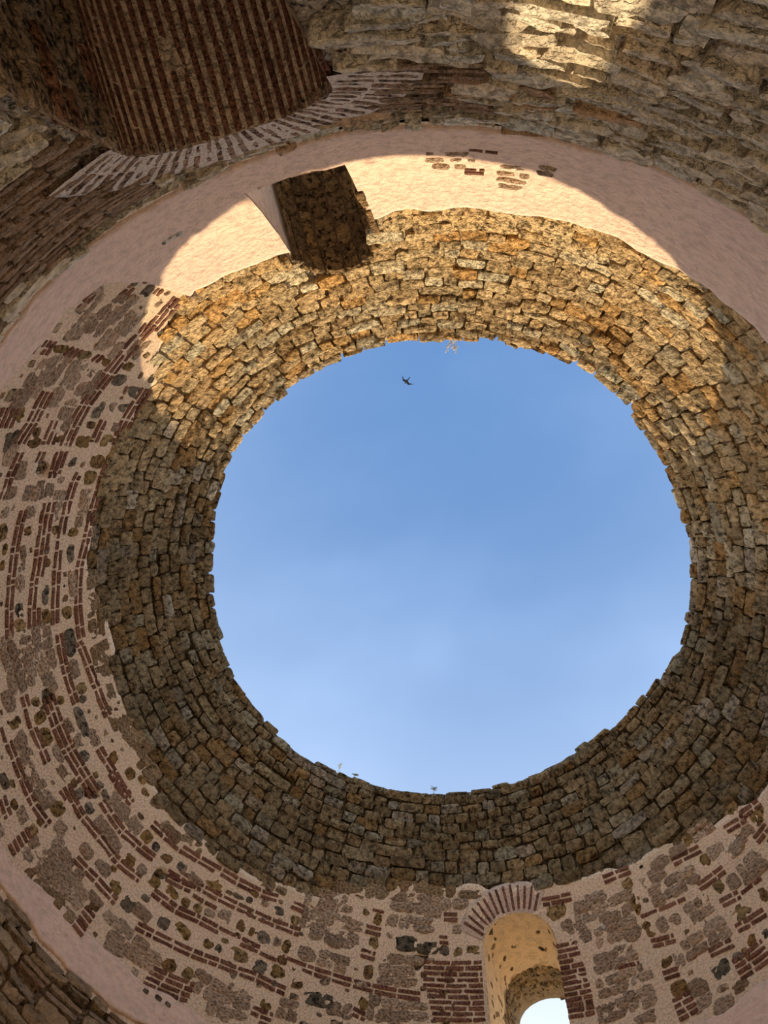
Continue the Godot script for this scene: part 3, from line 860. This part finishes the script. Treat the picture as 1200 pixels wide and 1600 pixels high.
func build_drum():
	var rows: Array = []
	var ss: Array = []
	for j in 60: ss.append(lerpf(0.2, -4.6, j / 59.0))
	ss.reverse()
	for s in ss:
		var row: Array = []
		for i in 481:
			var az := -180.0 + 0.75 * i
			var p := pt(az, s)
			row.append(pt(az, s, -0.06 + lump(p, 0.3, 0.06) + lump(p, 0.12, 0.02)))
		rows.append(row)
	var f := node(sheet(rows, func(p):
		return Color(0.58, 0.46, 0.33) if absf(rad_to_deg(atan2(p.x, p.z))) < 95.0 else Color(0.40, 0.29, 0.18), [NEAR_DOOR, WIDENED_FAR_DOOR]), "wall_drum", m_core)
	tag(f, "rough rubble drum wall below the pink plaster band", "wall", "", "structure")
	# the unseen foot of the wall, limestone blocks made pale to bounce light
	rows = []
	for j in 48:
		var row: Array = []
		for i in 481:
			row.append(pt(-180.0 + 0.75 * i, lerpf(-9.3, -4.55, j / 47.0), -0.035))
		rows.append(row)
	var ft := node(sheet(rows, func(_p): return Color(0.83, 0.76, 0.64), [NEAR_DOOR, WIDENED_FAR_DOOR]), "wall_base_bounce", m_floor)
	tag(ft, "unseen limestone block foot of the drum wall, made pale to bounce light", "wall", "", "structure")
	var blocks: Array = []
	for j in 8:
		for i in 36:
			var a := -180.0 + 10.0 * i + 5.0 * (j % 2)
			var sc := -9.23 + 0.585 * (j + 0.5)
			var clear := 9.0
			for q in [-5.2, 0.0, 5.2]:
				for e in [-0.3, 0.3]:
					clear = minf(clear, minf(hole_sd(NEAR_DOOR, pt(a + q, sc + e)), hole_sd(WIDENED_FAR_DOOR, pt(a + q, sc + e))))
			if clear > 0.05:
				blocks.append(piece(wall_map(a, sc), deg_to_rad(10.0) * R - 0.015, 0.57, 0.0, 0.0, 0.0, 0.0, 0.003, vary(Color(0.83, 0.76, 0.64), 0.03), 4, 2, 0.03, 0.2))
	lay(blocks, ft, "block", "blockwork", m_floor)
	var stones: Array = []
	var bricks: Array = []
	for span in [[-62.0, 62.0, -4.4], [-150.0, -100.0, -2.2], [100.0, 150.0, -1.5]]:
		var s0: float = span[2]
		while s0 < 0.1:
			var ch := rng.randf_range(0.09, 0.19)
			var az: float = span[0] + rng.randf() * 3.0
			while az < span[1]:
				var w := rng.randf_range(0.2, 0.62)
				var daz := rad_to_deg(w / R)
				var a := az + daz * 0.5
				az += daz
				var sc := s0 + ch * 0.5 + lump(pt(a, s0), 1.2, 0.12)
				var p := pt(a, sc)
				if sc > plaster_foot(a) - 0.04 or hole_sd(NEAR_DOOR, p) < 0.16 or hole_sd(WIDENED_FAR_DOOR, p) < 0.3 or door_fan(p):
					continue
				if brick_strata(a, sc):
					for k in 2:
						var at := wall_map(a, sc + (k - 0.5) * ch * 0.5)
						var c := Color(0.34, 0.21, 0.13).lerp(Color(0.44, 0.31, 0.21), rng.randf())
						bricks.append(piece(at, w - 0.03, 0.055, rng.randf_range(-0.04, 0.04), rng.randf_range(0.0, 0.05), 0.2, 0.12, 0.012, vary(c, 0.2), 4, 2, 0.06, 0.4))
					continue
				var c := Color(0.80, 0.69, 0.53).lerp(Color(0.70, 0.58, 0.43), rng.randf())
				if rng.randf() < 0.2: c = Color(0.82, 0.73, 0.58)
				if rng.randf() < 0.05: c = Color(0.60, 0.40, 0.25)
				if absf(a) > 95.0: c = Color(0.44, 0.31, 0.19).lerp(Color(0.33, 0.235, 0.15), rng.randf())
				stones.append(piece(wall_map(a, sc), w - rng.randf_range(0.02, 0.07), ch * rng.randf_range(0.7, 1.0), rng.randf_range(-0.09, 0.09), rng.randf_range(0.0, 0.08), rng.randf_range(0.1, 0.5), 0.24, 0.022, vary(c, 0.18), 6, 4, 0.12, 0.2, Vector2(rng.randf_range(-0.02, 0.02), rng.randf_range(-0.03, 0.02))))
			s0 += ch
	lay(stones, f, "stone", "stonework", m_slab)
	lay(bricks, f, "brick", "brickwork", m_slab)

func brick_strata(a: float, s: float) -> bool:
	if a > -50.0 and a < -20.0:
		return s > -1.9 and s < -0.15 and fn.get_noise_3d(a * 0.09, s * 0.8, 1.0) > -0.25
	if a > -6.0 and a < 5.0:
		return s > -1.7 and s < -0.5
	if a < -100.0:
		return fn.get_noise_3d(a * 0.05, s * 2.5, 3.0) > 0.25
	return false

func door_fan(p: Vector3) -> bool:
	var u := p.dot(sd) - 0.05
	var z := p.y - SPR
	return p.dot(ax) < -1.0 and z > -1.5 and Vector2(u, z + 1.675).length() < 1.54

func build_outside():
	# the outer face of the wall, so that daylight comes in only through the openings
	var prof := [[6.75, -9.3], [6.75, -5.5], [6.75, -3.5], [6.75, 0.2]]
	for k in 28: prof.append([6.75, 0.4 + 0.1 * k])
	prof.append([6.75, 3.3])
	prof.append([5.9, 3.75])
	prof.append([4.6, 4.0])
	var rows: Array = []
	for q in prof:
		var row: Array = []
		for i in 361:
			var a := deg_to_rad(-180.0 + i)
			row.append(Vector3(sin(a) * q[0], SPR + q[1], cos(a) * q[0]))
		rows.append(row)
	var o := [1.0, 0.30, 0.52, 0.85, 2.42, 0.46]
	var f := node(sheet(rows, func(_p): return Color(0.5, 0.42, 0.32), [o, NEAR_WINDOW, NEAR_DOOR, WIDENED_FAR_DOOR], false), "wall_outside", m_core)
	tag(f, "weathered outer face of the round hall", "wall", "", "structure")
	var g := PlaneMesh.new()
	g.size = Vector2(160, 160)
	var gm := mat(m_floor.albedo_texture, null, 0.0, 4.0, false)
	gm.albedo_color = Color(0.55, 0.48, 0.40).linear_to_srgb()
	var ground := node(g, "floor_outside", gm)
	ground.position.y = -0.05
	tag(ground, "dusty paved ground around the hall", "ground", "", "structure")

# profile of an opening from the left sill up, over the arch and down: Vector2(u, z)
func profile(o: Array, n_side := 8, n_arch := 14) -> Array:
	var l: Array = []
	for k in n_side:
		l.append(Vector2(o[1] - o[2], lerpf(o[3], o[4], float(k) / n_side)))
	for k in n_arch + 1:
		var t := PI - PI * k / n_arch
		l.append(Vector2(o[1] + o[2] * cos(t), o[4] + o[5] * sin(t)))
	for k in n_side:
		l.append(Vector2(o[1] + o[2], lerpf(o[4], o[3], (k + 1.0) / n_side)))
	return l

func tunnel(o: Array, far_o: Array, t_end: float, steps: int, rough: float, colour: Callable, close_sill := true) -> ArrayMesh:
	var a := profile(o)
	var b := profile(far_o)
	if close_sill:
		for k in 4:
			a.append(Vector2(lerpf(o[1] + o[2], o[1] - o[2], (k + 1) / 4.0), o[3]))
			b.append(Vector2(lerpf(far_o[1] + far_o[2], far_o[1] - far_o[2], (k + 1) / 4.0), far_o[3]))
	var rows: Array = []
	for j in steps + 1:
		var k := float(j) / steps
		var row: Array = []
		for i in a.size():
			var p: Vector3 = on_dome(a[i].x, a[i].y, o[0], 0.012)
			var q: Vector3 = sd * b[i].x + ax * (o[0] * t_end) + Vector3(0, SPR + b[i].y, 0)
			var v := p.lerp(q, k)
			if j > 0 and j < steps:
				var c: Vector3 = Vector3(0, SPR + o[4] - 0.3, 0) + sd * o[1] + ax * v.dot(ax)
				v += (v - c).normalized() * lump(v, 0.25, rough)
			row.append(v)
		rows.append(row)
	return sheet(rows, colour, [], o[0] < 0.0)

func tunnel_map(o: Array, far_o: Array, t_end: float, lengthwise: bool, i0: float, k0: float, a: Array, b: Array, span: float) -> Callable:
	# x runs along the depth of the opening (or along its outline), y the other way, d into the opening
	return func(x: float, y: float, d: float) -> Vector3:
		var dx := x if lengthwise else y
		var dy := y if lengthwise else x
		var f := clampf(i0 + dy / span, 0.0, a.size() - 1.001)
		var i := int(f)
		var pa: Vector2 = a[i].lerp(a[i + 1], f - i)
		var pb: Vector2 = b[i].lerp(b[i + 1], f - i)
		var tan_: Vector2 = (a[i + 1] - a[i]).normalized()
		var n := Vector2(tan_.y, -tan_.x)                    # into the opening
		pa += n * d
		pb += n * d
		var p := on_dome(pa.x, pa.y, o[0], 0.0)
		var q: Vector3 = sd * pb.x + ax * (o[0] * t_end) + Vector3(0, SPR + pb.y, 0)
		var k := k0 + dx / p.distance_to(q)
		return p.lerp(q, k)

func even(a: Array, b: Array, step: float) -> Array:         # the two outlines cut into equal steps
	var oa: Array = []
	var ob: Array = []
	for i in a.size() - 1:
		var n := maxi(1, int(round(a[i].distance_to(a[i + 1]) / step)))
		for k in n:
			oa.append(a[i].lerp(a[i + 1], float(k) / n))
			ob.append(b[i].lerp(b[i + 1], float(k) / n))
	oa.append(a[-1])
	ob.append(b[-1])
	return [oa, ob]

func build_far_window():
	var far_o := [1.0, 0.30, 0.52, 0.85, 2.42, 0.46]
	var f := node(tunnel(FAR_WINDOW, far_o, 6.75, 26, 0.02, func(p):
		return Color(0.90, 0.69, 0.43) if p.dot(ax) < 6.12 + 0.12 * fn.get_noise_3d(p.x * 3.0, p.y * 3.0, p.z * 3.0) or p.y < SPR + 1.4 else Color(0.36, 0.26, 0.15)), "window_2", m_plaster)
	tag(f, "far arched window opening with thick sunlit reveal under a brick fan", "window", "", "structure")
	var bricks: Array = []
	var dummy: Array = []
	for run in JAMB_RUNS:
		lay_run(run, 1, bricks, dummy)
	lay(bricks, f, "jamb_brick", "jamb_brickwork", m_brick)
	# the fan of bricks over the arch
	var fan: Array = []
	var n := 13
	for k in n:
		var t := deg_to_rad(lerpf(156.0, 58.0, k / (n - 1.0)))
		var dir := Vector2(cos(t) * 0.9, sin(t) + 0.12).normalized()
		var c: Vector2 = Vector2(FAR_WINDOW[1] + 0.57 * cos(t), FAR_WINDOW[4] + 0.45 * sin(t)) + dir * 0.17
		var at := func(x: float, y: float, d: float) -> Vector3:
			var q: Vector2 = c + dir * x + Vector2(-dir.y, dir.x) * y
			return on_dome(q.x, q.y, 1.0, d)
		fan.append(brick_piece(at, rng.randf_range(0.29, 0.34), 0.0, 0.042))
	lay(fan, f, "voussoir_brick", "voussoir_brickwork", m_brick)
	# mortar under the fan
	var mrows: Array = []
	for j in 6:
		var row: Array = []
		for k in 25:
			var t := deg_to_rad(lerpf(164.0, 52.0, k / 24.0))
			var dir := Vector2(cos(t) * 0.9, sin(t) + 0.12).normalized()
			var q := Vector2(FAR_WINDOW[1] + 0.55 * cos(t), FAR_WINDOW[4] + 0.42 * sin(t)) + dir * (0.40 * clampf((j - 0.0) / 4.0, 0.0, 1.0))
			row.append(on_dome(q.x, q.y, 1.0, -0.08 if j == 5 else 0.006 + lump(Vector3(q.x, q.y, 0), 0.1, 0.006)))
		mrows.append(row)
	node(sheet(mrows, func(_p): return Color(0.66, 0.48, 0.37)), "fan_mortar", m_mortar, f)
	# stones and brick ends showing through the plaster of the reveal
	var ab := even(profile(FAR_WINDOW), profile(far_o), 0.05)
	var stones: Array = []
	for k in 70:
		var kk := rng.randf_range(0.12, 0.62)
		var i0 := rng.randf_range(4, ab[0].size() - 5)
		var at := tunnel_map(FAR_WINDOW, far_o, 6.75, true, i0, kk, ab[0], ab[1], 0.05)
		var c := Color(0.46, 0.32, 0.17).lerp(Color(0.34, 0.25, 0.16), rng.randf())
		stones.append(piece(at, rng.randf_range(0.04, 0.12), rng.randf_range(0.03, 0.08), rng.randf() * 3.0, 0.012, 0.7, 0.15, 0.006, vary(c), 3, 3, 0.03, 0.8))
	for row in 26:
		var i0 := 4.0 + row * 1.9
		if i0 > ab[0].size() - 5: break
		var kk := 0.60
		while kk < 0.86:
			var w := rng.randf_range(0.14, 0.26)
			var at := tunnel_map(FAR_WINDOW, far_o, 6.75, true, i0, kk + w * 0.35, ab[0], ab[1], 0.05)
			var c := Color(0.58, 0.41, 0.20).lerp(Color(0.38, 0.28, 0.16), rng.randf())
			stones.append(piece(at, w - 0.02, 0.085, rng.randf_range(-0.06, 0.06), rng.randf_range(0.01, 0.03), 0.4, 0.15, 0.012, vary(c, 0.2), 4, 3, 0.05, 0.5))
			kk += w * 0.7
	lay(stones, f, "reveal_stone", "reveal_stonework", m_stone)

func build_near_window():
	var far_o := NEAR_WINDOW.duplicate()
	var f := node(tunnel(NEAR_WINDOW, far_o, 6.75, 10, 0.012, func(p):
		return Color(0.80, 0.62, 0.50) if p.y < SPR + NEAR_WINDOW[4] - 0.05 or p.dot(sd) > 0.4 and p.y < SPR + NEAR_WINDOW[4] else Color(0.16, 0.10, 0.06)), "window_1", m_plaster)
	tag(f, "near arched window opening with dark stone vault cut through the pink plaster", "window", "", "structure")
	var ab := even(profile(NEAR_WINDOW), profile(far_o), 0.05)
	var stones: Array = []
	var n: int = ab[0].size()
	var i0 := n * 0.5 - 17.0
	while i0 < n * 0.5 + 33.0:
		var h := rng.randf_range(0.16, 0.3)
		var kk := -0.02
		while kk < 0.98:
			var w := rng.randf_range(0.18, 0.42)
			var at := tunnel_map(NEAR_WINDOW, far_o, 6.75, true, i0 + h * 10.0, kk + w * 0.28, ab[0], ab[1], 0.05)
			var c := Color(0.40, 0.25, 0.11).lerp(Color(0.26, 0.17, 0.09), rng.randf())
			stones.append(piece(at, w - 0.025, h - 0.025, rng.randf_range(-0.04, 0.04), rng.randf_range(0.02, 0.06), 0.3, 0.12, 0.02, vary(c, 0.25), 5, 4, 0.05, 0.5))
			kk += w * 0.56
		i0 += h * 20.0
	lay(stones, f, "vault_stone", "vault_stonework", m_stone)

func build_door():
	var far_o := NEAR_DOOR.duplicate()
	var f := node(tunnel(NEAR_DOOR, far_o, 8.6, 14, 0.02, func(p):
		return Color(0.74, 0.56, 0.40), false), "door_1", m_slab)
	tag(f, "dark deep arched passage with ribbed brick vault through the near wall", "doorway", "", "structure")
	var a := profile(NEAR_DOOR, 40, 24)
	var ab := even(a, a, 0.05)
	var n: int = ab[0].size()
	var first := 0
	var last := 0
	for i in n:
		if ab[0][i].y > NEAR_DOOR[4] + 0.02:
			if first == 0: first = i
			last = i
	# brick vault: courses along the depth
	var bricks: Array = []
	var i0 := first - 1.0
	while i0 < last + 12:
		var kk := rng.randf_range(-0.1, 0.0)
		while kk < 0.99:
			var w := rng.randf_range(0.4, 0.7)
			if kk + w / 2.9 > 0.0:
				var lo := maxf(kk, 0.0)
				var ww := (kk + w / 2.9 - lo) * 2.9
				if ww > 0.06:
					bricks.append(brick_piece(tunnel_map(NEAR_DOOR, far_o, 8.6, true, i0, lo + ww * 0.5 / 2.9, ab[0], ab[1], 0.05), ww - 0.02, 0.0, 0.048))
			kk += w / 2.9
		i0 += 1.82
	lay(bricks, f, "vault_brick", "vault_brickwork", m_brick)
	# rubble jambs, coursed along the depth
	var stones: Array = []
	i0 = first - 2.0
	var low := 0
	for i in n:
		if ab[0][i].y < -5.0 and i < first: low = i
	while i0 > low:
		var h := rng.randf_range(0.07, 0.2)
		var kk := 0.0
		while kk < 0.98:
			var w := rng.randf_range(0.25, 0.7)
			var c := Color(0.46, 0.33, 0.21).lerp(Color(0.36, 0.26, 0.17), rng.randf())
			if rng.randf() < 0.15: c = Color(0.40, 0.19, 0.11)
			stones.append(piece(tunnel_map(NEAR_DOOR, far_o, 8.6, true, i0 - h * 10.0, kk + w * 0.5 / 2.9, ab[0], ab[1], 0.05), w - 0.03, h * 0.86, rng.randf_range(-0.04, 0.04), rng.randf_range(0.01, 0.07), 0.3, 0.16, 0.025, vary(c, 0.2), 6, 3, 0.05, 0.5))
			kk += w / 2.9
		i0 -= h * 20.0
	lay(stones, f, "jamb_stone", "jamb_stonework", m_stone)
	# fan of thin bricks round the arch, in pale mortar
	var mrows: Array = []
	for j in 12:
		var row: Array = []
		for k in 61:
			var t := deg_to_rad(lerpf(168.0, 8.0, k / 60.0))
			var dir := Vector2(cos(t), sin(t))
			var q: Vector2 = Vector2(0.05, -1.675) + dir * (0.93 + 0.066 * clampf(j - 0.0, 0.0, 10.0))
			row.append(on_dome(q.x, q.y, -1.0, -0.15 if j == 11 else 0.012 + lump(Vector3(q.x, q.y, 0), 0.12, 0.012)))
		mrows.append(row)
	node(sheet(mrows, func(_p): return Color(0.76, 0.63, 0.53), [NEAR_DOOR], true), "fan_mortar", m_mortar, f)
	var fan: Array = []
	var nn := 34
	for ring in 2:
		for k in nn:
			var t := deg_to_rad(lerpf(164.0, 12.0, (k + rng.randf_range(-0.1, 0.1)) / (nn - 1.0)))
			var dir := Vector2(cos(t), sin(t))
			var c: Vector2 = Vector2(0.05, -1.675) + dir * (1.10 + 0.31 * ring)
			var at := func(x: float, y: float, d: float) -> Vector3:
				var q: Vector2 = c + dir * x + Vector2(-dir.y, dir.x) * y
				return on_dome(q.x, q.y, -1.0, d)
			var tone := Color(0.40, 0.24, 0.17).lerp(Color(0.48, 0.34, 0.25), rng.randf())
			fan.append(piece(at, 0.285, 0.042 + 0.012 * ring, 0.0, rng.randf_range(0.012, 0.03), 0.1, 0.08, 0.008, vary(tone, 0.15), 3, 2, 0.06, 0.3))
	lay(fan, f, "fan_brick", "fan_brickwork", m_stone)
	# the end of the passage, with a lower doorway
	var st := SurfaceTool.new()
	var wall := BoxMesh.new()
	wall.size = Vector3(1.9, 6.0, 0.3)
	var e := node(wall, "end_wall", plain(Color(0.42, 0.34, 0.25)), f)
	e.transform = Transform3D(Basis(sd, Vector3.UP, -ax), sd * 0.05 - ax * 8.7 + Vector3(0, 6.2, 0))

func plain(c: Color) -> StandardMaterial3D:
	var m := mat(m_core.albedo_texture, m_core.heightmap_texture, 2.0, 1.2, false)
	m.albedo_color = c.linear_to_srgb()
	return m

# ------------------------------------------------------------------ small things
func ray(px: float, py: float) -> Vector3:
	return (cam_basis * Vector3((px - 600.0) / FOCAL, (800.0 - py) / FOCAL, -1.0)).normalized()

func rod(st: SurfaceTool, a: Vector3, b: Vector3, r0: float, r1: float, c: Color, sides := 6):
	var d := (b - a).normalized()
	var x := d.cross(Vector3(0.3, 0.2, 0.9)).normalized()
	var y := d.cross(x)
	st.set_color(c)
	for k in sides:
		var t0 := TAU * k / sides
		var t1 := TAU * (k + 1) / sides
		var p0 := x * cos(t0) + y * sin(t0)
		var p1 := x * cos(t1) + y * sin(t1)
		for v in [a + p0 * r0, b + p0 * r1, a + p1 * r0, a + p1 * r0, b + p0 * r1, b + p1 * r1]:
			st.add_vertex(v)

func begin() -> SurfaceTool:
	var st := SurfaceTool.new()
	st.begin(Mesh.PRIMITIVE_TRIANGLES)
	return st

func done(st: SurfaceTool) -> ArrayMesh:
	st.generate_normals()
	return st.commit()

func root_node(called: String, at: Vector3) -> Node3D:
	var o := Node3D.new()
	o.name = called
	o.position = at
	add_child(o, true)
	return o

func build_small_things():
	var gm := StandardMaterial3D.new()
	gm.vertex_color_use_as_albedo = true
	gm.roughness = 0.9
	# dry grass on the sunny lip
	var at := pt(3.4, rim_s(3.4) - 0.02, 0.0)
	var g := root_node("grass_tuft", at)
	tag(g, "pale dry grass tuft hanging into the sky from the sunlit rim", "grass")
	var up := Vector3(0, 0.5, -0.85).normalized()
	for k in 9:
		var st := begin()
		var o := Vector3(rng.randf_range(-0.05, 0.05), 0, rng.randf_range(-0.02, 0.02))
		var tip := o + up * rng.randf_range(0.12, 0.26) + Vector3(rng.randf_range(-0.11, 0.11), 0, 0)
		var mid := o.lerp(tip, 0.6) + Vector3(0, 0.03, 0)
		rod(st, o - up * 0.05, mid, 0.005, 0.004, Color(0.62, 0.52, 0.36))
		rod(st, mid, tip, 0.004, 0.002, Color(0.70, 0.62, 0.48))
		node(done(st), "blade", gm, g)
		var hd := begin()
		for q in 5:
			var b := mid.lerp(tip, 0.3 + 0.14 * q)
			rod(hd, b, b + Vector3(rng.randf_range(-0.03, 0.03), rng.randf_range(-0.01, 0.02), rng.randf_range(-0.03, 0.0)), 0.006, 0.002, Color(0.80, 0.74, 0.62))
		node(done(hd), "seed_head", gm, g)
	# plants on the far lip
	var specs := [["flower_stalk", -167.0, 0.0, 0.24, "tall thin flowering stalk standing alone on the far shaded rim"], ["weed_sprig", -169.8, 0.0, 0.08, "tiny weed sprig on the far rim right of the flower stalk"], ["weed_sprig", 176.6, 0.0, 0.11, "small twiggy weed sprig at the lowest point of the rim"]]
	var px := [Vector2(531, 1200), Vector2(554, 1212), Vector2(678, 1234)]
	for k in 3:
		var q: Array = specs[k]
		var d := ray(px[k].x, px[k].y)
		# the azimuth of the rim point under that line of sight
		var best := 0.0
		var err := 1e9
		for i in 720:
			var p := pt(i * 0.5, rim_s(i * 0.5))
			var e: float = (on_screen(p) - px[k]).length()
			if e < err:
				err = e
				best = i * 0.5
		var base := pt(best, rim_s(best) - 0.02)
		var o := root_node(q[0], base)
		tag(o, q[4], "plant")
		var hgt: float = q[3]
		var col := Color(0.45, 0.42, 0.22) if k == 0 else Color(0.10, 0.09, 0.05)
		var st := begin()
		rod(st, Vector3(0, -0.08, 0), Vector3(0.01, hgt + 0.06, 0), 0.006, 0.003, col)
		node(done(st), "stem", gm, o)
		for j in 7:
			var lf := begin()
			var y := 0.04 + hgt * (0.25 + 0.11 * j)
			var sgn := -1.0 if j % 2 else 1.0
			rod(lf, Vector3(0.005, y, 0), Vector3(sgn * (0.03 if k == 0 else 0.06), y + 0.03, rng.randf_range(-0.03, 0.03)), 0.008, 0.003, col * 1.15)
			node(done(lf), "leaf" if k else "flower", gm, o)
	# a swallow over the opening
	var b := root_node("bird", EYE + ray(636, 595) * 17.0)
	tag(b, "small dark swift gliding in the blue opening above", "bird")
	var st := begin()
	var bw := Vector3(-0.6, 0, -0.8).normalized()
	rod(st, -bw * 0.07, bw * 0.02, 0.008, 0.022, Color(0.03, 0.03, 0.03), 10)
	rod(st, bw * 0.02, bw * 0.07, 0.022, 0.010, Color(0.03, 0.03, 0.03), 10)
	rod(st, bw * 0.07, bw * 0.085, 0.010, 0.001, Color(0.03, 0.03, 0.03), 10)
	node(done(st), "body", gm, b)
	var side := bw.cross(Vector3.UP).normalized()
	for sgn in [-1.0, 1.0]:
		var w := begin()
		w.set_color(Color(0.05, 0.05, 0.05))
		var pr := bw * 0.05
		var l: Array = [[bw * 0.045, bw * -0.01], [side * sgn * 0.07 + bw * 0.06 + Vector3(0, 0.02, 0), side * sgn * 0.075 + bw * 0.015 + Vector3(0, 0.02, 0)], [side * sgn * 0.16 - bw * 0.03 + Vector3(0, 0.01, 0), side * sgn * 0.165 - bw * 0.035 + Vector3(0, 0.01, 0)]]
		for k in 2:
			for th in [0.003, -0.003]:
				var y := Vector3(0, th, 0)
				for v in [l[k][0] + y, l[k + 1][0] + y, l[k][1] + y, l[k][1] + y, l[k + 1][0] + y, l[k + 1][1] + y]:
					w.add_vertex(v)
		node(done(w), "wing", gm, b)
	var tl := begin()
	tl.set_color(Color(0.04, 0.04, 0.04))
	for sgn in [-1.0, 1.0]:
		for th in [0.002, -0.002]:
			var y := Vector3(0, th, 0)
			for v in [-bw * 0.06 + y, -bw * 0.12 + side * sgn * 0.025 + y, -bw * 0.085 + y]:
				tl.add_vertex(v)
	node(done(tl), "tail", gm, b)
